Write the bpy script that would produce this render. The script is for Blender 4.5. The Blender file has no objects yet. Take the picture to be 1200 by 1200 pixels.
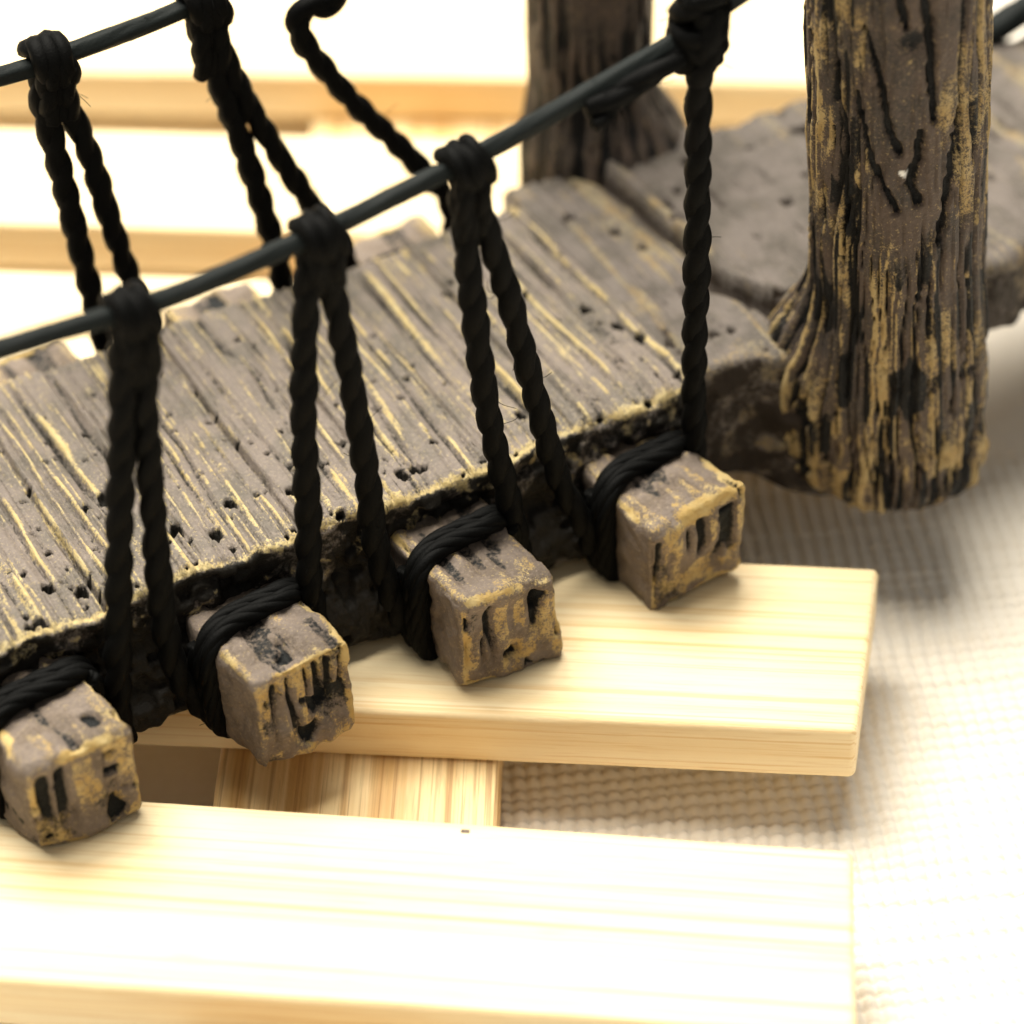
import bpy, math
import numpy as np
from mathutils import Vector, Matrix

# ------------------------------------------------------------------ scene, camera, light
# one Blender unit is one centimetre
S = bpy.context.scene
S.unit_settings.system = 'METRIC'
S.unit_settings.scale_length = 0.01
COL = S.collection
R = math.radians
S.view_settings.view_transform = 'Standard'
S.view_settings.look = 'None'
S.view_settings.exposure = 0.0
S.view_settings.gamma = 1.0
S.view_settings.use_curve_mapping = False
S.render.engine = 'CYCLES'
S.cycles.use_denoising = True
S.cycles.max_bounces = 8
S.cycles.diffuse_bounces = 5
S.cycles.glossy_bounces = 3
S.cycles.sample_clamp_indirect = 6.0

ZS = 0.80                      # top of the bamboo slats
PITCH, ROLL, DIST = R(40), R(-2.0), 20.0
cam_d = bpy.data.cameras.new('camera')
cam = bpy.data.objects.new('camera', cam_d)
COL.objects.link(cam)
fw = Vector((0, math.cos(PITCH), -math.sin(PITCH)))
rt = Vector((1, 0, 0))
up = rt.cross(fw)
rt2 = rt * math.cos(ROLL) + up * math.sin(ROLL)
up2 = -rt * math.sin(ROLL) + up * math.cos(ROLL)
M = Matrix((rt2, up2, -fw)).transposed().to_4x4()
M.translation = Vector((0, -DIST * math.cos(PITCH), ZS + DIST * math.sin(PITCH)))
cam.matrix_world = M
cam_d.sensor_width = 36
cam_d.lens = 108
cam_d.clip_start = 0.5
cam_d.clip_end = 500
cam_d.dof.use_dof = True
cam_d.dof.focus_distance = 18.4
cam_d.dof.aperture_fstop = 0.235
S.camera = cam

W = bpy.data.worlds.new('World')
S.world = W
W.use_nodes = True
bg = W.node_tree.nodes['Background']
bg.inputs[0].default_value = (1.0, 0.97, 0.92, 1)
bg.inputs[1].default_value = 0.33

def area(name, loc, target, size, power, color):
    d = bpy.data.lights.new(name, 'AREA')
    d.shape = 'DISK'
    d.size = size
    d.energy = power
    d.color = color
    o = bpy.data.objects.new(name, d)
    COL.objects.link(o)
    o.location = loc
    o.rotation_euler = (Vector(target) - Vector(loc)).to_track_quat('-Z', 'Y').to_euler()
    return o
area('window_light', (-8, 17, 46), (0, 0, 1), 46, 95000, (1.0, 0.945, 0.84))

# ------------------------------------------------------------------ noise
def _h(ix, iy, iz, seed):
    with np.errstate(over='ignore'):
        n = (ix.astype(np.int64) * 374761393 + iy.astype(np.int64) * 668265263 + iz.astype(np.int64) * 1274126177 + seed * 974634777) & 0xffffffff
        n = ((n ^ (n >> 13)) * 1274126177) & 0xffffffff
        n = ((n ^ (n >> 16)) * 2246822519) & 0xffffffff
        n = n ^ (n >> 15)
    return (n & 0xffffff) / float(0xffffff)
def vn(x, y, z=0.0, seed=0):
    x, y, z = np.broadcast_arrays(np.asarray(x, float), np.asarray(y, float), np.asarray(z, float))
    fx, fy, fz = np.floor(x), np.floor(y), np.floor(z)
    ax, ay, az = x - fx, y - fy, z - fz
    ax = ax * ax * ax * (ax * (ax * 6 - 15) + 10); ay = ay * ay * ay * (ay * (ay * 6 - 15) + 10); az = az * az * az * (az * (az * 6 - 15) + 10)
    ix, iy, iz = fx.astype(np.int64), fy.astype(np.int64), fz.astype(np.int64)
    r = 0
    for dx in (0, 1):
        for dy in (0, 1):
            for dz in (0, 1):
                w = (ax if dx else 1 - ax) * (ay if dy else 1 - ay) * (az if dz else 1 - az)
                r = r + w * _h(ix + dx, iy + dy, iz + dz, seed)
    return r
def fbm(x, y, z=0.0, seed=0, o=3):
    r, a, t, f = 0, 1.0, 0, 1.0
    for k in range(o):
        r = r + a * vn(np.asarray(x) * f, np.asarray(y) * f, np.asarray(z) * f, seed + k * 17)
        t += a; a *= 0.5; f *= 2.03
    return r / t
def ss(a, b, x):
    t = np.clip((x - a) / (b - a), 0, 1)
    return t * t * (3 - 2 * t)

# ------------------------------------------------------------------ mesh helpers
def build(name, v, quads, mat, parent=None, attrs=None, tris=None, smooth=True, origin=True):
    v = np.asarray(v, float)
    c = (v.min(0) + v.max(0)) / 2 if origin else np.zeros(3)
    me = bpy.data.meshes.new(name)
    quads = np.asarray(quads, np.int64).reshape(-1, 4)
    nt = 0 if tris is None else len(tris)
    nq = len(quads)
    loops = quads.ravel()
    if nt: loops = np.concatenate([loops, np.asarray(tris, np.int64).ravel()])
    me.vertices.add(len(v)); me.vertices.foreach_set('co', (v - c).astype(np.float32).ravel())
    me.loops.add(len(loops)); me.loops.foreach_set('vertex_index', loops.astype(np.int32))
    me.polygons.add(nq + nt)
    st = np.concatenate([np.arange(nq) * 4, nq * 4 + np.arange(nt) * 3]).astype(np.int32)
    me.polygons.foreach_set('loop_start', st)
    me.polygons.foreach_set('use_smooth', np.full(nq + nt, smooth))
    if attrs:
        for k, a in attrs.items():
            at = me.attributes.new(k, 'FLOAT', 'POINT')
            at.data.foreach_set('value', np.asarray(a, np.float32).ravel())
    me.update(calc_edges=True); me.validate()
    me.materials.append(mat)
    o = bpy.data.objects.new(name, me)
    COL.objects.link(o)
    o.location = c
    if parent is not None:
        o.parent = parent
        if parent.get('_c') is not None:
            o.location = c - np.array(parent['_c'])
    o['_c'] = [float(t) for t in c]
    return o
def gridquads(n, m, wrap_m=True):
    i = np.arange(n - 1)[:, None]; j = np.arange(m if wrap_m else m - 1)[None, :]
    j2 = (j + 1) % m
    return np.stack([i * m + j, i * m + j2, (i + 1) * m + j2, (i + 1) * m + j], -1).reshape(-1, 4)
def tag(o, label=None, cat=None, kind=None):
    if label: o['label'] = label
    if cat: o['category'] = cat
    if kind: o['kind'] = kind
    return o

# ------------------------------------------------------------------ materials
def newmat(name):
    m = bpy.data.materials.new(name); m.use_nodes = True
    nt = m.node_tree
    return m, nt, nt.nodes['Principled BSDF']
class N:
    def __init__(s, nt): s.nt = nt
    def n(s, t, **k):
        q = s.nt.nodes.new(t)
        for a, b in k.items(): setattr(q, a, b)
        return q
    def l(s, a, b): s.nt.links.new(a, b)
    def attr(s, name): return s.n('ShaderNodeAttribute', attribute_name=name).outputs['Fac']
    def math(s, op, a, b=None, c=None, clamp=False):
        q = s.n('ShaderNodeMath', operation=op, use_clamp=clamp)
        for i, x in enumerate((a, b, c)):
            if x is None: continue
            if isinstance(x, (int, float)): q.inputs[i].default_value = x
            else: s.l(x, q.inputs[i])
        return q.outputs[0]
    def mix(s, f, a, b, mode='MIX'):
        q = s.n('ShaderNodeMix', data_type='RGBA', blend_type=mode)
        for i, x in ((0, f), (6, a), (7, b)):
            if isinstance(x, (int, float)): q.inputs[i].default_value = x
            elif isinstance(x, tuple): q.inputs[i].default_value = x + (1,)
            else: s.l(x, q.inputs[i])
        return q.outputs[2]
    def noise(s, scale, detail=3, vec=None, rough=.55, sc=None, loc=None):
        q = s.n('ShaderNodeTexNoise'); q.inputs['Scale'].default_value = scale
        q.inputs['Detail'].default_value = detail; q.inputs['Roughness'].default_value = rough
        if vec is None: vec = s.n('ShaderNodeTexCoord').outputs['Object']
        if sc or loc:
            mp = s.n('ShaderNodeMapping')
            if sc: mp.inputs['Scale'].default_value = sc
            if loc: mp.inputs['Location'].default_value = loc
            s.l(vec, mp.inputs[0]); vec = mp.outputs[0]
        s.l(vec, q.inputs['Vector'])
        return q.outputs['Fac']
    def ramp(s, f, a, b):
        q = s.n('ShaderNodeMapRange', interpolation_type='SMOOTHSTEP'); q.inputs[1].default_value = a; q.inputs[2].default_value = b
        s.l(f, q.inputs[0]); return q.outputs[0]

def resin(name, base, base2, tan, tan2, black=(.010, .011, .011), rough=.48, speck=.45):
    m, nt, p = newmat(name); g = N(nt)
    b = g.mix(g.ramp(g.noise(3.0, 4), .38, .62), base, base2)
    b = g.mix(g.math('MULTIPLY', g.ramp(g.noise(38, 2), .45, .75), .45), b, (base[0]*1.5, base[1]*1.5, base[2]*1.45))
    tcol = g.mix(g.ramp(g.noise(7, 3), .35, .65), tan, tan2)
    fine = g.math('ADD', g.math('MULTIPLY', g.noise(26, 5, rough=.75), .6), g.math('MULTIPLY', g.noise(85, 2, rough=.6), .4))
    t = g.math('ADD', g.math('MULTIPLY', g.attr('tan'), .8), g.math('MULTIPLY', g.math('SUBTRACT', fine, .5), 2.6))
    t = g.ramp(t, .30, .72)
    c = g.mix(t, b, tcol)
    sp = g.math('MULTIPLY', g.ramp(g.noise(55, 2, rough=.6), .60, .72), speck)
    c = g.mix(sp, c, tan2)
    fine2 = g.noise(34, 4, rough=.72, loc=(3, 5, 7))
    w = g.ramp(g.math('ADD', g.attr('wash_shade'), g.math('MULTIPLY', g.math('SUBTRACT', fine2, .5), 1.3)), .32, .74)
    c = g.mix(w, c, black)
    c = g.mix(g.attr('chip'), c, (.75, .74, .70))
    g.l(c, p.inputs['Base Color'])
    p.inputs['Roughness'].default_value = rough
    p.inputs['Specular IOR Level'].default_value = .16
    bp = g.n('ShaderNodeBump'); bp.inputs['Strength'].default_value = .8; bp.inputs['Distance'].default_value = .016
    g.l(g.noise(45, 4, rough=.7), bp.inputs['Height']); g.l(bp.outputs[0], p.inputs['Normal'])
    return m
M_DECK = resin('deck_resin', (.172, .143, .122), (.122, .106, .088), (.42, .32, .14), (.47, .38, .19), black=(.013, .011, .008))
M_LAND = resin('landing_resin', (.132, .112, .098), (.084, .072, .060), (.24, .17, .08), (.24, .20, .12), black=(.022, .015, .010), speck=.2)
M_POST = resin('post_resin', (.082, .060, .047), (.050, .041, .035), (.34, .235, .095), (.40, .30, .14), black=(.006,.006,.006))
M_BEAM = resin('beam_resin', (.178, .142, .116), (.130, .100, .076), (.42, .285, .10), (.48, .365, .165))

def bamboo(name, light, mid, line, axis_scale=(.10, 7, 7), seed=0):
    m, nt, p = newmat(name); g = N(nt)
    a = g.noise(1.0, 3, sc=axis_scale, loc=(seed, seed * 2.3, 0))
    c = g.mix(g.ramp(a, .36, .64), mid, light)
    q = g.noise(1.0, 2, sc=(axis_scale[0] * .55, axis_scale[1] * 2.4, axis_scale[2] * 2.4), loc=(seed + 4, 1, 2))
    c = g.mix(g.math('MULTIPLY', g.ramp(q, .58, .70), .55), c, line)
    q2 = g.noise(1.0, 2, sc=(2.5, 60, 60), loc=(seed, 9, 2))
    c = g.mix(g.math('MULTIPLY', g.ramp(q2, .5, .8), .35), c, line)
    q3 = g.noise(1.0, 2, sc=(.12, 38, 38), loc=(seed + 2, 3, 8))
    c = g.mix(g.math('MULTIPLY', g.ramp(q3, .56, .68), .5), c, line)
    wa = g.attr('wash_shade')
    c = g.mix(wa, c, (.06, .03, .015))
    g.l(c, p.inputs['Base Color'])
    p.inputs['Roughness'].default_value = .5
    p.inputs['Specular IOR Level'].default_value = .3
    bp = g.n('ShaderNodeBump'); bp.inputs['Strength'].default_value = .35; bp.inputs['Distance'].default_value = .012
    hh = g.math('ADD', q, g.math('MULTIPLY', g.noise(60, 3, sc=(.25, 1, 1)), .6))
    g.l(hh, bp.inputs['Height']); g.l(bp.outputs[0], p.inputs['Normal'])
    return m
M_BAM = bamboo('bamboo', (.84, .69, .43), (.80, .62, .35), (.62, .38, .14))
M_BAMX = bamboo('bamboo_strip', (.82, .63, .34), (.58, .35, .13), (.22, .09, .025), (.08, 7, 9), 5)

def cordmat(name, c1, c2, rough):
    m, nt, p = newmat(name); g = N(nt)
    f = g.noise(60, 3, rough=.7)
    g.l(g.mix(f, c1, c2), p.inputs['Base Color'])
    p.inputs['Roughness'].default_value = rough
    p.inputs['Specular IOR Level'].default_value = .05
    bp = g.n('ShaderNodeBump'); bp.inputs['Strength'].default_value = .5; bp.inputs['Distance'].default_value = .008
    g.l(g.noise(90, 3), bp.inputs['Height']); g.l(bp.outputs[0], p.inputs['Normal'])
    return m
M_ROPE = cordmat('black_cord', (.0014, .0014, .0013), (.0038, .0039, .0036), .6)
M_RAIL = cordmat('waxed_cord', (.009, .011, .011), (.017, .020, .019), .50)

def clothmat():
    m, nt, p = newmat('linen'); g = N(nt)
    c = g.mix(g.noise(9, 3), (.76, .70, .60), (.84, .79, .70))
    c = g.mix(g.math('MULTIPLY', g.ramp(g.noise(1.0, 3, sc=(2.2, 14, 1)), .5, .7), .3), c, (.70, .62, .50))
    c = g.mix(g.math('MULTIPLY', g.ramp(g.noise(70, 2), .5, .75), .3), c, (.88, .82, .70))
    g.l(c, p.inputs['Base Color'])
    p.inputs['Roughness'].default_value = .9
    p.inputs['Specular IOR Level'].default_value = .1
    bp = g.n('ShaderNodeBump'); bp.inputs['Strength'].default_value = .4; bp.inputs['Distance'].default_value = .01
    g.l(g.noise(80, 2), bp.inputs['Height']); g.l(bp.outputs[0], p.inputs['Normal'])
    return m
M_CLOTH = clothmat()

# ------------------------------------------------------------------ the linen cloth
def make_cloth():
    P = .098
    f = .0135
    xs = np.concatenate([[-60, -40, -25, -15, -10], np.arange(-7, -1.0, .2), np.arange(-1.0, 5.0, f), np.arange(5.0, 8, .3), [10, 15, 25, 40, 60]])
    ys = np.concatenate([[-40, -25, -15, -10, -8], np.arange(-6.5, -4.9, .2), np.arange(-4.9, 1.6, f), np.arange(1.6, 9, .3), [12, 18, 30, 50, 80]])
    X, Y = np.meshgrid(xs, ys, indexing='ij')
    win = ss(-1.0, -.98, X) * (1 - ss(4.7, 5.0, X)) * ss(-4.9, -4.6, Y) * (1 - ss(1.3, 1.6, Y))
    wx = X + .02 * (fbm(X * 1.5, Y * 1.5, 0, 3) - .5) * 2 + 0.025 * (vn(X * 7, Y * 2, 0, 9) - .5)
    wy = Y + .03 * (fbm(X * .8, Y * 1.2, 0, 5) - .5) * 2 + 0.025 * (vn(X * 2, Y * 7, 0, 11) - .5)
    a = R(-4); wx, wy = wx * math.cos(a) - wy * math.sin(a), wx * math.sin(a) + wy * math.cos(a)
    i, j = np.floor(wx / P), np.floor(wy / P)
    fx, fy = wx / P - i - .5, wy / P - j - .5
    par = np.where((i + j) % 2 == 0, 1.0, -1.0)
    hx = np.sqrt(np.clip(1 - (fy * 2) ** 2 * .96, 0, 1)) + .55 * par * np.cos(math.pi * fx)
    hy = np.sqrt(np.clip(1 - (fx * 2) ** 2 * .96, 0, 1)) - .55 * par * np.cos(math.pi * fy)
    h = np.maximum(hx, hy)
    thick = .85 + .3 * _h(j, j * 0, j * 0, 3)
    Z = -.10 + .050 * h * win * thick + .0 * X
    Z = np.minimum(Z, -.002)
    Z += (1 - win) * .0
    v = np.stack([X, Y, Z], -1).reshape(-1, 3)
    q = gridquads(len(xs), len(ys), False)
    o = build('tablecloth', v, q, M_CLOTH, origin=False)
    tag(o, 'cream woven linen cloth spread under the bamboo trivet', None, 'structure')
make_cloth()

# ------------------------------------------------------------------ rounded box surfaces (dense, with world positions for displacement)
def boxgrid(xs, ys, zs):
    """six faces of a box as one welded point set; returns vertices and quads"""
    pts, quads = [], []
    off = 0
    def face(A, B, fn, flip):
        nonlocal off
        a, b = np.meshgrid(A, B, indexing='ij')
        pts.append(fn(a, b).reshape(-1, 3))
        q = gridquads(len(A), len(B), False) + off
        quads.append(q[:, ::-1] if flip else q)
        off += len(A) * len(B)
    st = lambda a, b, c: np.stack(np.broadcast_arrays(a, b, c), -1).astype(float)
    face(xs, ys, lambda a, b: st(a, b, zs[-1]), False)
    face(xs, ys, lambda a, b: st(a, b, zs[0]), True)
    face(xs, zs, lambda a, b: st(a, ys[0], b), False)
    face(xs, zs, lambda a, b: st(a, ys[-1], b), True)
    face(ys, zs, lambda a, b: st(xs[0], a, b), True)
    face(ys, zs, lambda a, b: st(xs[-1], a, b), False)
    v = np.concatenate(pts); q = np.concatenate(quads)
    key = np.round(v * 1e5).astype(np.int64)
    _, idx, inv = np.unique(key, axis=0, return_index=True, return_inverse=True)
    return v[idx], inv.ravel()[q]
def roundbox(v, lo, hi, r):
    lo, hi = np.array(lo, float), np.array(hi, float)
    c = np.clip(v, lo + r, hi - r)
    d = v - c
    n = np.linalg.norm(d, axis=1, keepdims=True)
    nn = d / np.maximum(n, 1e-9)
    return c + nn * r, nn
def axis(lo, hi, r, step, fine=None):
    k = np.linspace(0, 1, 5)[1:-1] * r
    inner = np.linspace(lo + r, hi - r, max(2, int((hi - lo - 2 * r) / step) + 1))
    return np.concatenate([[lo], lo + k, inner, hi - k[::-1], [hi]])

# ------------------------------------------------------------------ bamboo trivet
triv = bpy.data.objects.new('bamboo_trivet', None); COL.objects.link(triv)
triv.empty_display_size = 1
triv.location = (-3, 0, 0)
tag(triv, 'pale bamboo slatted trivet lying on the cream cloth under the rope bridge', 'trivet')
def slat(name, quad, z0, z1, mat, along_y=False, seed=0, spots=()):
    FL, FR, BR, BL = [np.array(q, float) for q in quad]
    c = (FL + FR + BR + BL) / 4
    d = ((FR - FL) + (BR - BL)) / 2
    if along_y: d = ((BL - FL) + (BR - FR)) / 2
    ang = math.atan2(d[1], d[0])
    Lx = np.linalg.norm((FR - FL + BR - BL) / 2); Ly = np.linalg.norm((BL - FL + BR - FR) / 2)
    r = .045
    v, q = boxgrid(axis(0, Lx, r, .06), axis(0, Ly, r, .04), axis(z0, z1, r, .05))
    v, n = roundbox(v, (0, 0, z0), (Lx, Ly, z1), r)
    s, t = v[:, 0:1] / Lx, v[:, 1:2] / Ly
    xy = FL * (1 - s) * (1 - t) + FR * s * (1 - t) + BR * s * t + BL * (1 - s) * t
    z = v[:, 2] + .012 * (fbm(xy[:, 0] * .7, xy[:, 1] * 3, v[:, 2] * 3, 20 + seed) - .5)
    xy = xy + (n[:, :2]) * (.012 * (fbm(xy[:, 0] * 2, xy[:, 1] * 2, v[:, 2] * 6, 40 + seed) - .5))[:, None]
    wash_shade = np.zeros(len(v))
    ca, sa = math.cos(-ang), math.sin(-ang)
    l = xy - c
    lv = np.stack([l[:, 0] * ca - l[:, 1] * sa, l[:, 0] * sa + l[:, 1] * ca, z - (z0 + z1) / 2], -1)
    o = build(name, lv, q, mat, None, {'wash_shade': wash_shade}, origin=False)
    o.location = (c[0] + 3, c[1], (z0 + z1) / 2); o.rotation_euler = (0, 0, ang)
    o.parent = triv
    return o
ln = lambda p, sl, x: (x, p[1] + sl * (x - p[0]))
XL = -9.0
slats = [
    [ln((-2.93, -3.877), -.129, XL), (1.76, -4.49), (1.889, -3.112), ln((-2.268, -2.497), -.148, XL)],
    [ln((-1.049, -1.81), -.113, XL), (2.017, -2.157), (2.314, -.673), ln((1.456, -.561), -.125, XL)],
    [ln((2.3, .98), -.112, XL), (2.5, .96), (2.72, 2.2), ln((2.72, 2.2), -.115, XL)],
    [ln((-3.706, 3.518), -.112, XL), (2.75, 2.80), (3.0, 4.08), ln((-3.7, 4.82), -.108, XL)],
    [ln((-3.931, 5.653), -.096, XL), (3.1, 4.98), (3.3, 6.5), ln((-3.7, 7.2), -.10, XL)],
    [ln((-3.9, 8.3), -.10, XL), (3.4, 7.6), (3.6, 9.0), ln((-3.7, 9.8), -.10, XL)],
]
for k, q in enumerate(slats):
    so = slat('slat', q, .402, .80, M_BAM, seed=k)
    if k == 0:
        mv, mq = boxgrid(axis(-.026, .026, .012, .02), axis(-.014, .014, .008, .02), axis(-.004, .003, .003, .01))
        mv, _n = roundbox(mv, (-.026, -.014, -.004), (.026, .014, .003), .0034)
        sp = build('knot_fleck', mv, mq, M_BEAM, None, origin=False)
        a = -so.rotation_euler.z; dx, dy = -.335 + 3 - so.location.x, -2.862 - so.location.y
        sp.location = (dx * math.cos(a) - dy * math.sin(a), dx * math.sin(a) + dy * math.cos(a), .199)
        sp.parent = so
slat('cross_strip', [(-2.02, -4.9), (-.30, -5.0), (.45, 8.6), (-1.3, 8.7)], 0.0, .40, M_BAMX, True, 7)
slat('cross_strip', [(-7.2, -4.3), (-5.9, -4.4), (-5.1, 9.2), (-6.4, 9.3)], 0.0, .40, M_BAMX, True, 8)

# ------------------------------------------------------------------ the bridge (x runs along it, y away from the viewer, z up from the slats)
YAW = math.atan2(.465, .885)
bridge = bpy.data.objects.new('rope_footbridge', None); COL.objects.link(bridge)
bridge.location = (.888, -.98, ZS); bridge.rotation_euler = (0, 0, YAW)
tag(bridge, 'miniature resin rope footbridge with weathered deck, posts and black cord rails on the bamboo slats', 'model bridge')
def part(name, v, q, mat, parent=bridge, attrs=None, tris=None):
    v = np.asarray(v, float) - np.array([0, 0, ZS])
    return build(name, v, q, mat, parent, attrs, tris)

rng = np.random.default_rng(7)

def loop_profile(w0, w1, z0, z1, r, fine, coarse):
    """closed loop in (w,z), starting on the underside, with outward normals"""
    pts = []
    def arc(cw, cz, a0, a1):
        n = max(3, int(abs(a1 - a0) * r / fine) + 1)
        for t in np.linspace(a0, a1, n): pts.append((cw + r * math.cos(t), cz + r * math.sin(t), math.cos(t), math.sin(t)))
    def line(a, b, n, st):
        L = math.dist(a, b); k = max(2, int(L / st))
        for t in np.linspace(0, 1, k + 1)[1:-1]: pts.append((a[0] + (b[0] - a[0]) * t, a[1] + (b[1] - a[1]) * t, n[0], n[1]))
    arc(w1 - r, z0 + r, -math.pi / 2, 0)
    line((w1, z0 + r), (w1, z1 - r), (1, 0), coarse)
    arc(w1 - r, z1 - r, 0, math.pi / 2)
    line((w1 - r, z1), (w0 + r, z1), (0, 1), fine)
    arc(w0 + r, z1 - r, math.pi / 2, math.pi)
    line((w0, z1 - r), (w0, z0 + r), (-1, 0), fine)
    arc(w0 + r, z0 + r, math.pi, 1.5 * math.pi)
    line((w0 + r, z0), (w1 - r, z0), (0, -1), coarse)
    return np.array(pts)

def pits(U, Wd, spots):
    d = np.zeros_like(U)
    for (u, w, ru, rw, dep) in spots:
        m = (np.abs(U - u) < ru * 1.6) & (np.abs(Wd - w) < rw * 1.6)
        if not m.any(): continue
        q = ((U[m] - u) / ru) ** 2 + ((Wd[m] - w) / rw) ** 2
        d[m] = np.maximum(d[m], dep * (1 - ss(.55, 1.15, q)))
    return d

def grooves(U, Wd, freq, sd):
    """long parallel carved lines running across the bridge: returns ridge (0-1) and groove (0-1)"""
    ph = (U + .05 * (fbm(U * 1.3, Wd * .7, 0, sd) - .5)) * freq + 1.5 * (vn(U * 2.6, Wd * .35, 0, sd + 1) - .5) + .35 * (vn(U * 9, Wd * 2.2, 0, sd + 2) - .5)
    k = np.floor(ph); fr = ph - k
    s1 = _h(k.astype(np.int64), k.astype(np.int64) * 0, k.astype(np.int64) * 0, sd + 3)
    pos = .30 + .4 * s1
    rid = np.exp(-((fr - pos) / .12) ** 2) * ss(.22, .55, vn(k * 3.7, Wd * 1.3, 0, sd + 4)) * (.45 + .55 * ss(.3, .6, vn(k * 5.1, Wd * 6, 0, sd + 5)))
    grv = np.exp(-((fr - pos + .24) / .10) ** 2) * ss(.15, .5, vn(k * 2.9, Wd * .9, 0, sd + 6)) * (.5 + .5 * vn(k * 4.3, Wd * 5, 0, sd + 7))
    return rid, grv
def make_deck():
    us = np.concatenate([np.arange(-5.4, -4.4, .05), np.arange(-4.4, .735, .0115)])
    pr = loop_profile(.72, 3.06, .85, 1.79, .085, .0125, .12)
    n, m = len(us), len(pr)
    U = np.repeat(us[:, None], m, 1); Wd = np.repeat(pr[None, :, 0], n, 0); Z = np.repeat(pr[None, :, 1], n, 0)
    nw = np.repeat(pr[None, :, 2], n, 0); nz = np.repeat(pr[None, :, 3], n, 0)
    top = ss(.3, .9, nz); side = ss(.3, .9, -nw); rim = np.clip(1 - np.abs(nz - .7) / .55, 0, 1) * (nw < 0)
    # plank seams
    seams = [-5.3, -4.62, -3.98, -3.30, -2.70, -2.02, -1.42, -.75, -.16, .42, .73]
    wob = .05 * (vn(Wd * 1.1, U * .4, 0, 61) - .5)
    Uw = U + wob
    seam = np.zeros_like(U)
    lev = np.zeros_like(U)
    for k, s in enumerate(seams):
        seam = np.maximum(seam, 1 - ss(.004, .022, np.abs(Uw - s)))
        lev = np.where(Uw > s, (_h(np.array([k]), np.array([1]), np.array([2]), 4)[0] - .5) * .05, lev)
    # grain that runs across the deck (along the planks)
    warp = .10 * (fbm(U * 1.6, Wd * .8, 0, 71) - .5)
    g1 = vn((U + warp) * 13, Wd * .55, 0, 31); g2 = vn((U + warp) * 28, Wd * .9, 0, 33); g3 = vn((U + warp) * 55, Wd * 2, 0, 35)
    gA = .75 * vn((U + warp) * 8.5, Wd * .5, 0, 531) + .25 * vn((U + warp) * 24, Wd * 1.5, 0, 532)
    gB = .75 * vn((U + warp) * 8.5, Wd * .5, 0, 541) + .25 * vn((U + warp) * 24, Wd * 1.5, 0, 542)
    lineA = np.exp(-((gA - .5) / .055) ** 2) * ss(.34, .56, fbm(U * 6, Wd * 2.6, 0, 551))
    lineB = np.exp(-((gB - .5) / .050) ** 2) * ss(.36, .60, fbm(U * 6, Wd * 2.0, 0, 552))
    gr1, gv1 = grooves(U, Wd, 8.0, 600); gr2, gv2 = grooves(U + .04, Wd, 14.0, 640)
    lineA = np.clip(np.maximum(gr1, .75 * gr2) + .2 * lineA, 0, 1); lineB = np.clip(np.maximum(gv1, .7 * gv2) + .15 * lineB, 0, 1)
    grain = .42 * g1 + .38 * g2 + .20 * g3
    amp = .55 + .9 * ss(.3, .7, fbm(U * 1.4, Wd * 1.0, 0, 77))
    h = top * ((grain - .5) * .07 * amp + .022 * lineA - .040 * lineB + lev - .045 * seam)
    # pits
    sp = []
    for _ in range(190):
        u = rng.uniform(-4.4, .7); w = .75 + 1.9 * rng.uniform(0, 1) ** 1.5
        r = rng.choice([.014, .018, .024, .034, .045], p=[.36, .28, .22, .10, .04])
        sp.append((u, w, r * rng.uniform(.6, .95), r * rng.uniform(.6, .95), 1))
    for (u, w) in [(.60, 1.5), (.66, 1.32), (.52, 1.75), (-.36, 1.05), (-1.28, .92), (-1.95, 1.06), (-2.3, 1.2), (-2.5, .98), (-2.68, 1.15), (-3.55, 1.06), (-3.38, .95), (-2.95, 1.6)]:
        sp.append((u, w, .036, .05, 1.2))
    pd = pits(U, Wd, sp)
    h -= top * .075 * pd
    # chewed front side
    ch = fbm(U * 5, Z * 6, Wd * 2, 91, 4)
    ch2 = vn(U * 11, Z * 13, 0, 95)
    h += side * ((ch - .5) * .15 - .06 * ss(.62, .8, ch2)) * ss(1.76, 1.62, Z)
    edge = fbm(U * 3.2, 0, 0, 55, 4) - .5
    nearf = ss(1.0, .72, Wd)
    h += rim * ((fbm(U * 4, Wd * 4, 0, 57) - .5) * .07)
    Wo = Wd + nw * h + nearf * edge * .16 * ss(1.5, 1.8, Z) - nearf * .17 * ss(1.45, 1.0, Z) * (Wd < .9)
    Zo = Z + nz * h + .02 * (U + 2) * .12 + nearf * (fbm(U * 2.2, 0, 0, 58, 3) - .5) * .05 - nearf * .02
    tanm = top * np.maximum(lineA * 1.05, .40 * ss(.58, .70, .4 * g2 + .6 * g3) * ss(.4, .65, fbm(U * 3, Wd * 2.6, 0, 80)))
    bl = fbm(U * 2.5, Wd * 2.5, 0, 83, 3)
    tanm = np.maximum(tanm, top * ss(.68, .82, bl) * .15)
    tanm = np.maximum(tanm, rim * (.6 + .7 * fbm(U * 4, Wd * 4, 0, 84)))
    tanm = np.maximum(tanm, ss(.86, .74, Wd) * top * (.25 + .7 * ss(.4, .65, fbm(U * 2.7, 0, 0, 85))))
    tanm = np.maximum(tanm, side * .7 * ss(.56, .70, fbm(U * 9, Z * 9, 0, 88)) * ss(1.2, 1.55, Z))
    wash_shade = top * np.clip(lineB * .72 + .20 * ss(.42, .30, .2 * g1 + .45 * g2 + .35 * g3), 0, .75)
    tanm *= 1 - np.clip(pd, 0, 1); wash_shade = np.maximum(wash_shade, np.clip(top * pd * 2.0, 0, 1.6)); wash_shade = np.maximum(wash_shade, top * seam * .42)
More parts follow.
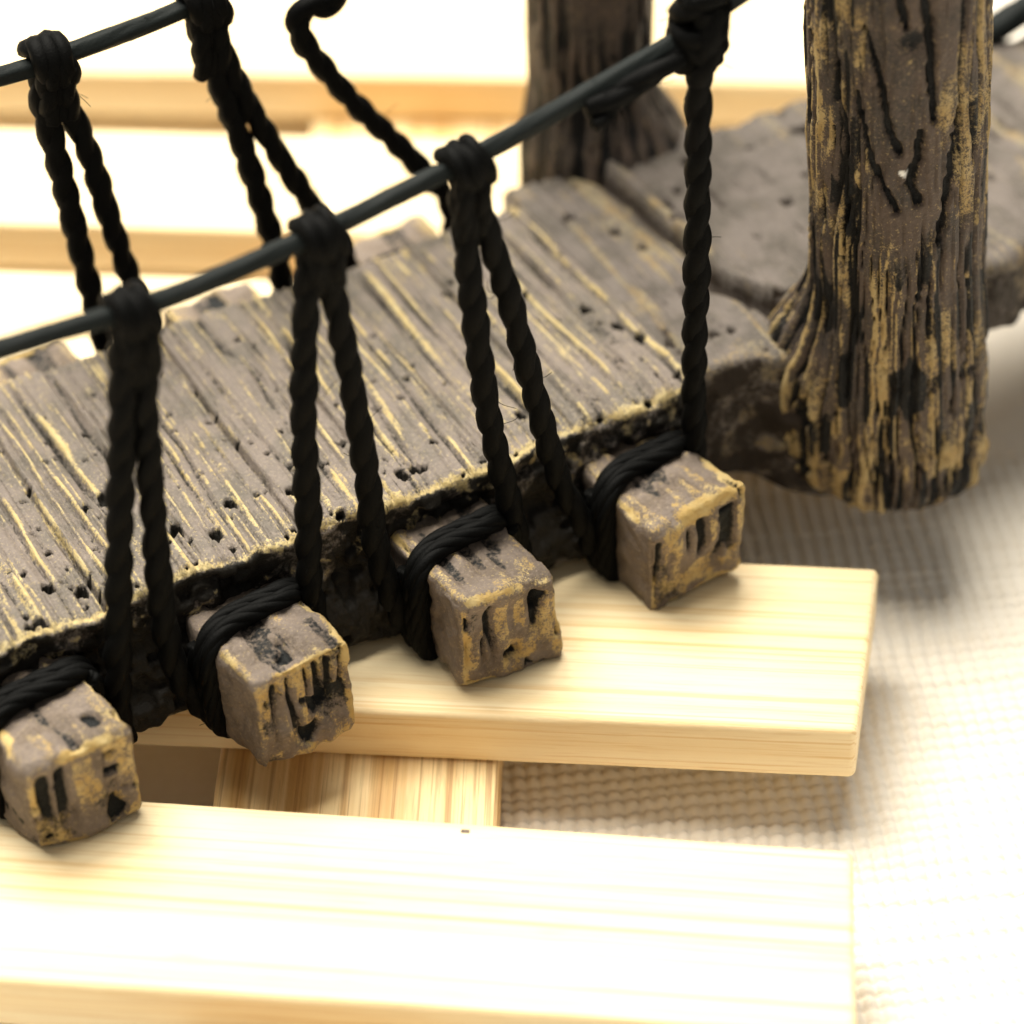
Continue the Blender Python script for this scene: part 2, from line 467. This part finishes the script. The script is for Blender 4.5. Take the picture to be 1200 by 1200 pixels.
    wash_shade = np.maximum(wash_shade, side * (.62 + .5 * ss(.35, .6, fbm(U * 5, Z * 6, 0, 86)) + .25 * ss(1.5, 1.3, Z)) * (1 - .7 * tanm))  # side: dark wash, with under-deck shade painted in towards the bottom
    v = np.stack([U, Wo, Zo], -1).reshape(-1, 3)
    q = gridquads(n, m)
    c0, c1 = v[:m].mean(0), v[-m:].mean(0)
    tr = [(n * m, (j + 1) % m, j) for j in range(m)] + [(n * m + 1, (n - 1) * m + j, (n - 1) * m + (j + 1) % m) for j in range(m)]
    v = np.concatenate([v, [c0, c1]])
    ex = lambda a: np.concatenate([a.ravel(), [0, 0]])
    part('deck', v, q[:, ::-1], M_DECK, attrs={'tan': ex(tanm), 'wash_shade': ex(wash_shade), 'chip': ex(tanm * 0)}, tris=[t[::-1] for t in tr])
make_deck()

def make_landing():
    us = np.concatenate([np.arange(.74, 3.6, .02), np.arange(3.6, 8.0, .06)])
    pr = loop_profile(.74, 3.32, 1.2, 1.79, .06, .02, .12)
    n, m = len(us), len(pr)
    U = np.repeat(us[:, None], m, 1); Wd = np.repeat(pr[None, :, 0], n, 0); Z = np.repeat(pr[None, :, 1], n, 0)
    nw = np.repeat(pr[None, :, 2], n, 0); nz = np.repeat(pr[None, :, 3], n, 0)
    top = ss(.3, .9, nz); side = ss(.3, .9, -nw); rim = np.clip(1 - np.abs(nz - .7) / .5, 0, 1) * (nw < 0)
    f = (Z - 1.2) / .59
    zb = .90 - .26 * ss(.9, 1.7, U) + .66 * ss(2.35, 2.9, U)
    Z = zb + f * (1.79 - zb)
    # raised slab beyond a curved step between the posts
    stepu = 1.40 + .16 * ss(1.6, 1.0, Wd) - .06 * ss(2.5, 3.1, Wd) + .05 * (fbm(Wd * 2, 0, 0, 101) - .5)
    s = ss(-.025, .03, U - stepu)
    lip = np.exp(-((U - stepu - .05) / .05) ** 2)
    st = np.exp(-((U - stepu + .03) / .035) ** 2)
    g1 = vn(U * 11, Wd * .9, 0, 131); g2 = vn(U * 26, Wd * 1.6, 0, 133)
    rough = fbm(U * 2.5, Wd * 2.5, 0, 135, 4)
    gr1, gv1 = grooves(U, Wd, 6.5, 700)
    gi = np.where(U < stepu, .9, .55) + ss(2.4, 3.0, U) * .35
    h = top * (.11 * s + .04 * lip + (rough - .5) * .07 + gi * (.6 * g1 + .4 * g2 - .5) * .05 + gi * (.02 * gr1 - .05 * gv1) - .03 * st)
    sp = [(rng.uniform(.75, 4.5), rng.uniform(.8, 3.2), r, r * 1.2, 1) for r in rng.choice([.02, .03, .04], 45)]
    sp += [(1.62, 1.12, .07, .05, 1.5), (1.95, 2.75, .09, .08, 1.2), (2.8, 2.9, .1, .1, 1.2)]
    pd = pits(U, Wd, sp)
    h -= top * .05 * pd
    ch = fbm(U * 3, Z * 4, Wd * 2, 191, 4)
    h += side * ((ch - .5) * .12 + (fbm(U * 9, Z * 9, 0, 192, 3) - .5) * .07) + rim * (fbm(U * 5, Wd * 5, 0, 157) - .5) * .12
    nearf = ss(1.0, .74, Wd)
    Wo = Wd + nw * h + nearf * (fbm(U * 2, 0, 0, 155, 3) - .5) * .2
    Wo = Wo - nearf * .26 * ss(.95, 1.6, U) * ss(2.9, 2.3, U) * (1 - .6 * ss(1.3, 1.75, Z))
    Wo = Wo - ss(2.4, 3.2, Wd) * .34 * ss(1.9, 2.5, U) + ss(2.6, 3.2, Wd) * .06 * np.sin(U * 5)
    Zo = Z + nz * h + .015
    tanm = top * np.maximum(ss(.58, .72, .6 * g1 + .4 * g2) * gi * .8, .8 * lip * ss(.35, .6, fbm(Wd * 3, U * 3, 0, 160)))
    tanm = np.maximum(tanm, top * gi * .7 * gr1)
    tanm = np.maximum(tanm, rim * (.0 + .75 * fbm(U * 4, Wd * 4, 0, 184))); tanm = np.maximum(tanm, side * .6 * ss(.55, .70, fbm(U * 8, Z * 8, 0, 188)))
    tanm = np.maximum(tanm, top * .5 * ss(.6, .75, rough) * (U < stepu))
    wash_shade = np.maximum(np.clip(top * pd * 1.6, 0, 1.4), np.clip(top * st * 1.0 + .35 * top * ss(.42, .30, rough) + top * gi * .7 * gv1, 0, 1))
    wash_shade = np.maximum(wash_shade, side * (.60 + .4 * ss(.4, .65, fbm(U * 5, Z * 6, 0, 186))) * (1 - .7 * tanm))
    v = np.stack([U, Wo, Zo], -1).reshape(-1, 3)
    q = gridquads(n, m)
    c0, c1 = v[:m].mean(0), v[-m:].mean(0)
    tr = [(n * m, (j + 1) % m, j) for j in range(m)] + [(n * m + 1, (n - 1) * m + j, (n - 1) * m + (j + 1) % m) for j in range(m)]
    v = np.concatenate([v, [c0, c1]])
    ex = lambda a: np.concatenate([a.ravel(), [0, 0]])
    part('landing', v, q[:, ::-1], M_LAND, attrs={'tan': ex(tanm), 'wash_shade': ex(wash_shade), 'chip': ex(tanm * 0)}, tris=[t[::-1] for t in tr])
make_landing()

def make_post(axis_fn, rad_fn, z0, z1, label, seed, gouges=(), chips=(), hollow=(), step=.0135, tan_k=1.0, relief=1.0, wash_k=1.0):
    d0 = np.array([-.465, -.885]); d1 = np.array([.885, -.465])
    rm = .6
    nphi = int(2 * math.pi * rm / step)
    phi = np.linspace(-math.pi, math.pi, nphi, endpoint=False)
    zs = np.arange(z0, z1, step)
    PH, Z = np.meshgrid(phi, zs, indexing='xy')
    # seamless arc noise: use the circle itself
    cx, cy = np.cos(PH), np.sin(PH)
    def gr(f, fz, sd): return vn(cx * f + 20, cy * f + 20, Z * fz + sd, sd)
    wp = .20 * (fbm(cx * 2 + 9, cy * 2 + 9, Z * 1.3, seed + 5) - .5)
    def grw(f, fz, sd): return vn(np.cos(PH + wp) * f + 20, np.sin(PH + wp) * f + 20, Z * fz, sd)
    g1 = grw(10, .6, seed); g2 = grw(22, 1.1, seed + 1); g3 = grw(45, 5, seed + 2)
    gv = .55 * g1 + .33 * g2 + .12 * g3
    amp = np.clip(ss(-.25, -.75, PH) + ss(3.05, 2.6, Z + .35 * (vn(cx * 4, cy * 4, 0, seed + 8) - .5)) + .8 * ss(.45, .8, PH), 0, 1)
    amp = .22 + .78 * amp
    pA = .7 * grw(12, .45, seed + 60) + .3 * grw(26, 1.6, seed + 61); pB = .7 * grw(12, .45, seed + 62) + .3 * grw(26, 1.6, seed + 63)
    lineA = np.exp(-((pA - .5) / .060) ** 2); lineB = np.exp(-((pB - .5) / .055) ** 2)
    groove = np.maximum(ss(.40, .33, gv), lineB * ss(.30, .5, fbm(cx * 4, cy * 4, Z * 1.6, seed + 64)))
    h = amp * (-.075 * groove + .05 * (gv - .5) + .02 * lineA) + .05 * (fbm(cx * 2.5, cy * 2.5, Z * 1.5, seed + 20) - .5)
    bot = ss(1.75, 1.1, Z)
    blob = fbm(cx * 3.5, cy * 3.5, Z * 4, seed + 30, 4)
    h += bot * (blob - .5) * .12
    hole = ss(.66, .76, fbm(cx * 6, cy * 6, Z * 6, seed + 33)) * ss(2.3, 1.6, Z)
    h -= .05 * hole
    gm = np.zeros_like(Z)
    for line, wd in gouges:
        for (a, b) in zip(line[:-1], line[1:]):
            pa = np.array([math.asin(a[0] / rm) * rm, a[1]]); pb = np.array([math.asin(b[0] / rm) * rm, b[1]])
            ux, uz = PH * rm - pa[0], Z - pa[1]
            dx, dz = pb - pa; t = np.clip((ux * dx + uz * dz) / (dx * dx + dz * dz), 0, 1)
            wv = wd * (.45 + 1.1 * vn(Z * 7, PH * 5, 0, 3)) * (.55 + .9 * vn(Z * 23, PH * 15, 0, 4))
            gm = np.maximum(gm, 1 - ss(.3, 1.25, np.hypot(ux - t * dx, uz - t * dz) / wv))
    h -= .06 * gm
    ho = np.zeros_like(Z)
    for (x, z, r) in hollow:
        ho = np.maximum(ho, np.exp(-(((PH * rm - x) / r) ** 2 + ((Z - z) / (r * .7)) ** 2)))
    h -= .05 * ho
    chip = np.zeros_like(Z)
    for (x, z, r) in chips:
        chip = np.maximum(chip, 1 - ss(.7, 1.1, np.hypot((PH * rm - x) - .6 * (z - Z), (Z - z) * 1.3) / r))
    h = h * relief
    ax, ay = axis_fn(Z)
    rad = rad_fn(Z, PH)
    rr = rad + h
    X = ax + rr * (cx * d0[0] + cy * d1[0]); Y = ay + rr * (cx * d0[1] + cy * d1[1])
    tn = lineA * amp * ss(.28, .5, fbm(cx * 4, cy * 4, Z * 2.4, seed + 40)) + .35 * amp * ss(.52, .64, gv) + bot * .6 * ss(.5, .62, blob)
    tn = np.maximum(tn, .70 * ss(.46, .70, fbm(cx * 2.6, cy * 2.6, Z * 1.9, seed + 44, 4)) )
    rimg = np.clip(gm * (1 - gm) * 4, 0, 1) * .35
    tn = np.clip(np.maximum(tn, rimg), 0, 1) * tan_k
    ws = np.maximum.reduce([groove * amp * 1.15, gm, ho * .8, hole * .9, .8 * ss(.64, .74, grw(12, 2.2, seed + 50)) * amp])
    ws = ws * wash_k
    n, m = Z.shape
    v = np.stack([X, Y, Z], -1).reshape(-1, 3)
    q = gridquads(n, m)
    v = np.concatenate([v, [v[:m].mean(0), v[-m:].mean(0)]])
    tr = [(n * m, (j + 1) % m, j) for j in range(m)] + [(n * m + 1, (n - 1) * m + j, (n - 1) * m + (j + 1) % m) for j in range(m)]
    ex = lambda a: np.concatenate([a.ravel(), [0, 0]])
    o = part('post', v, q, M_POST, attrs={'tan': ex(tn), 'wash_shade': ex(ws), 'chip': ex(chip)}, tris=tr)
    o['label'] = label
def front_r(z, ph):
    r = .540 + .04 * ss(2.6, 1.6, z) + 0 * ph
    r = r * np.sqrt(np.clip(1 - ((.95 - z) / .37) ** 2 * (z < .95) * .80, 0, 1))
    left = np.exp(-((ph + 1.75) / .75) ** 2)
    r = r + left * (.34 * ss(2.35, 1.5, z) * ss(.55, 1.0, z))
    return r
make_post(lambda z: (2.13 - .055 * (z - .8), .49 + 0 * z), front_r, .60, 6.2, 'stout front post with deep bark grooves and a small white chip', 200,
    gouges=[([(-.28, 4.42), (-.17, 4.0), (-.14, 3.75), (-.05, 3.57)], .030), ([(-.34, 3.95), (-.25, 3.5), (-.20, 3.38), (-.08, 3.16)], .028),
            ([(.06, 4.75), (.13, 4.45), (.17, 3.80)], .030), ([(.08, 3.72), (.05, 3.5), (.0, 3.36), (.07, 3.22)], .032),
            ([(-.46, 4.12), (-.47, 3.86)], .035), ([(-.42, 3.6), (-.40, 3.0)], .026), ([(.35, 3.8), (.28, 3.3), (.22, 2.9)], .035), ([(-.1, 4.7), (-.02, 4.45)], .03)],
    relief=.8, chips=[(-.035, 3.43, .034)], hollow=[(.02, 4.36, .13)])
make_post(lambda z: (1.56 + .01 * (z - 2), 3.50 + 0 * z), lambda z, ph: .435 + .26 * ss(2.45, 1.78, z) ** 1.6 * (.25 + .75 * ss(-.6, .8, np.sin(ph))) , .6, 6.0,
          'slender rear post rising out of focus from the far edge of the landing', 300, step=.03, tan_k=.3, relief=.3, wash_k=1.0)

def edge_pole():
    c = Cord()
    c.smooth([(4.0, 2.97, 1.84), (4.55, 2.97, 1.98), (4.95, 2.97, 2.09), (6.2, 2.97, 2.40)], R0=.11, hairs=0)
    c.done('edge_pole', M_RAIL)
# ------------------------------------------------------------------ cross beams under the deck
def make_beam(uc, seed, y0=0.0, hz=0.0):
    hw, z0, z1, wl = .335, .815, 1.50, 3.72
    fine = .0135
    ys = np.concatenate([np.arange(0, .55, fine), np.arange(.55, 3.2, .06), np.arange(3.2, wl, .03), [wl]])
    v, q = boxgrid(np.linspace(-hw, hw, int(2 * hw / fine)), ys, np.linspace(z0, z1, int((z1 - z0) / fine)))
    lo, hi = np.array([-hw, 0, z0]), np.array([hw, wl, z1])
    p, nn = roundbox(v, lo, hi, .055)
    # distance to an edge of the end block: second smallest distance to the faces
    d = np.sort(np.stack([np.minimum(v[:, 0] + hw, hw - v[:, 0]), np.minimum(v[:, 1], wl - v[:, 1]), np.minimum(v[:, 2] - z0, z1 - v[:, 2])], 1), 1)
    ed = d[:, 1]
    X, Y, Z = p.T
    cap = ss(.55, .9, -nn[:, 1]); top = ss(.55, .9, nn[:, 2]); lft = ss(.55, .9, -nn[:, 0])
    n1 = fbm(X * 2.3, Y * 2.3, Z * 2.3, seed, 4); n2 = fbm(X * 7, Y * 7, Z * 7, seed + 3, 4)
    gc = .55 * vn(X * 13, Z * 1.6, 0, seed + 5) + .45 * vn(X * 26, Z * 3, 0, seed + 6)
    gt = .6 * vn(X * 11, Y * 2, 0, seed + 7) + .4 * vn(X * 20, Y * 4, 0, seed + 8)
    up = ss(z0 + .05, z0 + .38, Z + .25 * (n1 - .5)) * ss(.05, .12, z1 - Z)
    gg = ss(.44, .35, gc) * cap * up
    h = (n1 - .5) * .12 + (n2 - .5) * .05 - .05 * gg + cap * .03 * (gc - .5)
    h += top * ((gt - .5) * .06)
    hole = ss(.73, .80, fbm(X * 6, Y * 6, Z * 6, seed + 9, 2)) * np.maximum(cap, top)
    h -= .05 * hole
    o = p + nn * h[:, None]
    # hand carved: slightly skewed block ends
    sk = np.array([_h(np.array([seed]), np.array([k]), np.array([0]), 5)[0] - .5 for k in range(6)])
    wgt = ss(.8, 0, Y)
    o[:, 2] += wgt * (sk[0] * .14 * X / hw + sk[1] * .02)
    o[:, 1] += cap * (sk[2] * .12 * (Z - 1.15) + sk[3] * .10 * X)
    o[:, 0] *= 1 + wgt * sk[4] * .08
    o[:, 2] = np.maximum(o[:, 2], z0 - .012)
    tn = ss(.085, .01, ed + .12 * (n2 - .5)) * (.35 + .9 * ss(.36, .55, fbm(X * 4, Y * 4, Z * 4, seed + 12)))
    tn = np.maximum(tn, cap * ss(.46, .70, fbm(X * 5, Y * 5, Z * 5, seed + 13, 4)) * .75)
    tn = np.maximum(tn, cap * ss(.55, .68, gc) * up * .7); tn = np.maximum(tn, top * ss(.56, .70, gt) * .55)
    tn *= 1 - lft * .8
    ws = np.maximum.reduce([gg * .95, hole, top * ss(.40, .30, gt) * .6, 0.5 * cap * ss(.64, .76, fbm(X * 4, Y * 4, Z * 3, seed + 15, 3))])
    ws = np.maximum(ws, lft * .9 * ss(.66, .74, fbm(X * 5, Y * 7, Z * 4, seed + 16, 3)))
    o[:, 0] += uc - .083 * o[:, 1]
    o[:, 1] += y0
    o[:, 2] += hz
    ob = part('cross_beam', o, q, M_BEAM, attrs={'tan': tn, 'wash_shade': ws, 'chip': tn * 0})
    return ob
beam_u = [-3.84, -2.455, -1.075, .27]
beam_y = [-.03, -.05, -.08, -.03]
beams = [make_beam(u, 400 + 31 * k, y) for k, (u, y) in enumerate(zip(beam_u, beam_y))]

# ------------------------------------------------------------------ cords
def spline(pts, step):
    P = np.array(pts, float)
    P = np.vstack([2 * P[0] - P[1], P, 2 * P[-1] - P[-2]])
    out = []
    for i in range(1, len(P) - 2):
        a, b, c, d = P[i - 1:i + 3]
        n = max(2, int(np.linalg.norm(c - b) / step))
        for t in np.linspace(0, 1, n, endpoint=False):
            out.append(.5 * ((2 * b) + (c - a) * t + (2 * a - 5 * b + 4 * c - d) * t * t + (3 * b - a - 3 * c + d) * t ** 3))
    out.append(P[-2])
    out = np.array(out)
    s = np.concatenate([[0], np.cumsum(np.linalg.norm(np.diff(out, axis=0), axis=1))])
    k = max(3, int(s[-1] / step) + 1)
    t = np.linspace(0, s[-1], k)
    return np.stack([np.interp(t, s, out[:, i]) for i in range(3)], 1), t
def frames(p):
    T = np.gradient(p, axis=0); T /= np.linalg.norm(T, axis=1, keepdims=True)
    n = np.cross(T[0], [0.13, .2, 1.0]); 
    if np.linalg.norm(n) < .1: n = np.cross(T[0], [1, 0, 0])
    n /= np.linalg.norm(n); Ns = [n]
    for i in range(1, len(p)):
        n = n - T[i] * (n @ T[i]); n /= np.linalg.norm(n); Ns.append(n)
    Ns = np.array(Ns)
    return T, Ns, np.cross(T, Ns)
def tube(p, rad, k, cap=True):
    T, A, B = frames(p)
    n = len(p)
    th = np.linspace(0, 2 * math.pi, k, endpoint=False)
    rad = np.broadcast_to(np.asarray(rad, float).reshape(-1, 1) if np.ndim(rad) == 1 else rad, (n, k))
    v = p[:, None] + rad[..., None] * (np.cos(th)[None, :, None] * A[:, None] + np.sin(th)[None, :, None] * B[:, None])
    v = v.reshape(-1, 3); q = gridquads(n, k)
    v = np.concatenate([v, [p[0], p[-1]]])
    tr = [(n * k, (j + 1) % k, j) for j in range(k)] + [(n * k + 1, (n - 1) * k + j, (n - 1) * k + (j + 1) % k) for j in range(k)]
    return v, q, tr
class Cord:
    def __init__(s): s.v, s.q, s.t, s.o = [], [], [], 0
    def add(s, vqt):
        v, q, t = vqt
        s.v.append(v); s.q.append(q + s.o); s.t += [tuple(int(i) + s.o for i in x) for x in t]; s.o += len(v)
    def hairs(s, p, R0, n):
        T, A, B = frames(p)
        for _ in range(n):
            i = rng.integers(2, len(p) - 2); a = rng.uniform(0, 6.28)
            d = A[i] * math.cos(a) + B[i] * math.sin(a)
            L = rng.uniform(.04, .13)
            b = p[i] + d * R0 * .9
            e = d * rng.uniform(.3, 1) + T[i] * rng.uniform(-1, 1); e /= np.linalg.norm(e)
            pts = [b, b + e * L * .5 + rng.normal(0, .01, 3), b + e * L + rng.normal(0, .02, 3)]
            s.add(tube(spline(pts, .02)[0], .0022, 3))
    def twist(s, pts, R0=.080, pitch=.46, plies=2, step=.017, hairs=6, flat=0):
        p, t = spline(pts, step)
        T, A, B = frames(p)
        wob = 1 + .07 * (vn(t * 4, 0, 0, int(rng.integers(1, 999))) - .5) * 2
        for k in range(plies):
            ph = 2 * math.pi * (t / pitch + k / plies) + .5 * (vn(t * 3, 0, 0, 12) - .5)
            off = R0 * (.24 if plies == 2 else .46)
            c = p + off * (np.cos(ph)[:, None] * A + np.sin(ph)[:, None] * B)
            kk = 12
            th = np.linspace(0, 2 * math.pi, kk, endpoint=False)
            fib = 1 + .055 * np.sin(4 * th[None, :] + (2 * math.pi * t / .22)[:, None]) + .05 * (vn(t[:, None] * 22, th[None, :] * 3, 0, k + 5) - .5)
            s.add(tube(c, (R0 * (.80 if plies == 2 else .60) * wob)[:, None] * fib, kk))
        if hairs: s.hairs(p, R0, hairs)
        return p
    def smooth(s, pts, R0=.06, step=.02, hairs=8):
        p, t = spline(pts, step)
        kk = 36; th = np.linspace(0, 2 * math.pi, kk, endpoint=False)
        r = R0 * (1 + .04 * np.sin(5 * th[None, :] + (2 * math.pi * t / 1.1)[:, None]) + .07 * (vn(t[:, None] * 2.5, (th[None, :] + (2 * math.pi * t / 1.3)[:, None]) * 4.5, 0, 28) - .5) + .08 * (vn(t[:, None] * 3, th[None, :] * 2.2, 0, 8) - .5) + .10 * (vn(t[:, None] * 2.0, 0, 0, 18) - .5))
        s.add(tube(p, r, kk))
        if hairs: s.hairs(p, R0, hairs)
        return p
    def done(s, name, mat, parent=bridge):
        return part(name, np.concatenate(s.v), np.concatenate(s.q), mat, parent, tris=s.t)

def lashing(beam, uc, w0, w1, turns, start, slope=0.0, y0=0.0, R0=.075):
    """cord wound round a beam: a helix about its squared section"""
    c = Cord()
    pts = []
    n = int(turns * 28)
    for i in range(n + 1):
        a = start + 2 * math.pi * turns * i / n
        ca, sa = math.cos(a), math.sin(a)
        f = lambda x, e: math.copysign(abs(x) ** e, x)
        x = (.335 + R0 * .8) * f(ca, .5); z = 1.155 + (.345 + R0 * .75) * f(sa, .5)
        w = w0 + (w1 - w0) * i / n + slope * ca
        pts.append((uc - .083 * w + x, w + y0, z))
    c.twist(pts, R0=R0, pitch=.8, plies=5, hairs=5)
    c.done('lashing', M_ROPE, beam)
for k, (b, u) in enumerate(zip(beams, beam_u)):
    lashing(b, u, .65, .455, 2.7, math.pi * .85, slope=.10, y0=beam_y[k], R0=.060)
    lashing(b, u, 3.12, 3.26, 1.6, math.pi * .5, slope=-.05, y0=beam_y[k], R0=.08)

def rail_near(u):
    us = [-5.4, -3.76, -3.0, -1.87, -.96, -.11, .57, .9, 1.5]; zs = [4.05, 3.965, 3.935, 4.02, 4.17, 4.37, 4.57, 4.71, 4.92]
    return float(np.interp(u, us, zs))
RAILW = .5
def handrail():
    c = Cord()
    c.smooth([(-5.4, RAILW, 4.05), (-3.76, RAILW, 3.965), (-3.0, RAILW, 3.935), (-2.47, RAILW, 3.96), (-1.87, RAILW, 4.03), (-1.42, RAILW, 4.10), (-.96, RAILW, 4.18), (-.66, RAILW, 4.245),
              (-.11, RAILW, 4.38), (.34, RAILW, 4.50), (.76, RAILW, 4.66), (1.5, RAILW, 4.92)], R0=.058, hairs=7)
    o = c.done('handrail_cord', M_RAIL)
    o['label'] = 'near handrail cord with a doubled end by the tall knot'
    e = Cord()
    e.twist([(.62, RAILW - .05, 4.55), (.34, RAILW - .06, 4.435), (-.02, RAILW - .06, 4.335), (-.20, RAILW - .05, 4.285)], R0=.075, plies=2, pitch=.7, hairs=10)
    e.twist([(-.02, RAILW - .08, 4.31), (-.12, RAILW - .11, 4.25), (-.20, RAILW - .12, 4.22)], R0=.045, plies=2, pitch=.3, hairs=14)
    e.done('cord_end', M_ROPE, o)
    c = Cord()
    FW = 3.25
    c.smooth([(-5.4, FW, 3.95), (-2.68, FW, 3.83), (-2.34, FW, 3.84), (-1.34, FW, 3.93), (-.42, FW, 4.12), (.5, FW, 4.4), (1.25, FW, 4.62)], R0=.060, hairs=5)
    c.done('handrail_cord', M_RAIL)['label'] = 'far handrail cord, slack and out of focus'
handrail()

def knot(parent, u, w, z, slope, height=.30, R0=.058, seed=0, turns=2.6):
    """turns of cord round the rail and a binding just below it"""
    c = Cord()
    T = np.array([1, 0, slope]); T /= np.linalg.norm(T); Nn = np.array([0, 1, 0.]); B = np.cross(T, Nn)
    pts = []
    n = int(turns * 16)
    for i in range(n + 1):
        a = 2 * math.pi * turns * i / n + .6
        s = (i / n - .5) * .17
        r = .058 + R0 * .85
        pts.append(np.array([u, w, z]) + T * s + r * (math.cos(a) * Nn + math.sin(a) * B) - np.array([0, 0, .02]))
    c.twist(pts, R0=R0, pitch=.5, plies=2, hairs=9, step=.014)
    # cord body below the rail, where both legs are drawn together
    for k in range(3):
        dx = (k - 1) * .055
        c.twist([(u + dx, w - .06 + .03 * (k % 2), z + .05), (u + dx * 1.1 - .005, w - .085 + .03 * (k % 2), z - height * .45), (u + dx * 1.15 + .01, w - .03, z - height)], R0=R0 * .95, pitch=.4, plies=2, hairs=3)
    c.done('knot', M_ROPE, parent)

def hanger(k, top, left, right, w_leg=.5, label=None, yout=.02):
    """one cord looped over the rail: a leg to the beam on its left and a leg to the beam on its right"""
    c = Cord()
    p = c.twist(left, hairs=8)
    if right is not None: c.twist(right, hairs=8)
    o = c.done('hanger_cord', M_ROPE)
    if label: o['label'] = label
    return o
w = .5
hA = hanger(0, None, [(-3.06, w, 3.90), (-3.085, w, 3.70), (-3.15, w, 3.19), (-3.23, w, 2.61), (-3.31, w, 2.01), (-3.39, w - .02, 1.45), (-3.42, w - .02, 1.1), (-3.40, w + .02, .9)],
            [(-2.96, w, 3.90), (-2.965, w, 3.70), (-3.01, w, 3.13), (-3.04, w, 2.4), (-3.06, w, 1.76), (-3.03, w - .03, 1.3), (-2.93, w - .02, 1.05), (-2.88, w, .92)])
hB = hanger(1, None, [(-1.93, w, 3.98), (-1.975, w, 3.72), (-2.06, w, 2.87), (-2.09, w, 2.12), (-2.12, w, 1.6), (-2.10, w, 1.25), (-2.08, w, .95)],
            [(-1.83, w, 3.98), (-1.83, w, 3.72), (-1.76, w, 3.06), (-1.70, w, 2.28), (-1.67, w, 1.67), (-1.60, w - .03, 1.25), (-1.52, w, 1.0)])
hC = hanger(2, None, [(-1.0, w, 4.13), (-.985, w, 3.90), (-.96, w, 3.36), (-.88, w, 2.39), (-.77, w, 1.69), (-.71, w, 1.3), (-.70, w, .98)],
            [(-.91, w, 4.13), (-.89, w, 3.86), (-.74, w, 3.28), (-.55, w, 2.33), (-.41, w, 1.67), (-.27, w - .03, 1.3), (-.17, w, 1.02)])
hD = hanger(3, None, [(.57, w - .02, 4.5), (.565, w, 4.18), (.57, w, 2.98), (.56, w, 2.15), (.57, w, 1.54), (.60, w + .06, 1.2), (.62, w + .08, 1.0)], None,
            label='single straight hanger cord below the bulky knot beside the front post')
knot(hA, -3.005, w, 3.935, .05, .42)
knot(hB, -1.875, w, 4.025, .13, .34)
knot(hC, -.955, w, 4.175, .20, .46)
def big_knot():
    c = Cord()
    ctr = np.array([.55, w - .02, 4.50])
    for (z, r, n) in ((.16, .10, 1), (.05, .115, 1), (-.06, .115, 1), (-.17, .095, 1)):
        pts = [ctr + np.array([r * math.cos(a), r * math.sin(a), z + .05 * math.sin(a + z * 20) + .018 * a]) for a in np.linspace(0, 6.6, 22)]
        c.twist(pts, R0=.075, pitch=.5, plies=2, hairs=6)
    pts = [ctr + np.array([.10 * math.sin(a), -.13 * math.cos(a), .16 * math.sin(a * .5 + .4)]) for a in np.linspace(0, 6.0, 22)]
    c.twist(pts, R0=.07, plies=2, hairs=4)
    c.twist([ctr + np.array([-.06, -.1, -.20]), ctr + np.array([-.02, -.13, 0]), ctr + np.array([0, -.10, .25])], R0=.08, hairs=6)
    c.twist([ctr + np.array([.0, .0, .15]), ctr + np.array([-.06, -.03, .27]), ctr + np.array([-.12, -.05, .30])], R0=.06, plies=3, pitch=.3, hairs=30)
    c.done('knot', M_ROPE, hD)
big_knot()
f = 3.25
f1 = hanger(4, None, [(-2.42, f, 3.80), (-2.44, f, 3.56), (-2.38, f, 2.92), (-2.32, f, 2.24), (-2.27, f, 1.67), (-2.26, f, 1.0)],
            [(-2.30, f, 3.80), (-2.31, f, 3.62), (-2.19, f, 3.1), (-2.11, f, 2.56), (-2.02, f, 2.02), (-1.94, f, 1.6), (-1.86, f, 1.0)])
f2 = hanger(5, None, [(-1.40, f, 3.90), (-1.36, f, 3.70), (-1.25, f, 3.23), (-1.09, f, 2.46), (-.97, f, 1.7), (-.93, f, 1.0)],
            [(-1.28, f, 3.90), (-1.24, f, 3.56), (-1.1, f, 3.12), (-.87, f, 2.55), (-.66, f, 2.07), (-.5, f, 1.7), (-.42, f, 1.0)])
f3 = hanger(6, None, [(-.30, f, 4.12), (-.38, f, 3.86), (-.40, f, 3.70), (-.50, f, 3.64), (-.60, f, 3.68), (-.70, f, 3.60), (-.68, f, 3.45), (-.62, f, 3.32), (-.38, f, 2.91), (-.09, f, 2.49), (.15, f, 2.13), (.30, f, 1.87), (.33, f, 1.5), (.34, f, 1.0)], None,
            label='loose far hanger cord with a kinked loop at its top')
knot(f1, -2.36, f, 3.85, .08, .40, R0=.072)
knot(f2, -1.33, f, 3.935, .12, .50, R0=.072)
knot(f3, -.34, f, 4.14, .25, .15)
edge_pole()
for o in bpy.data.objects:
    if '_c' in o: del o['_c']
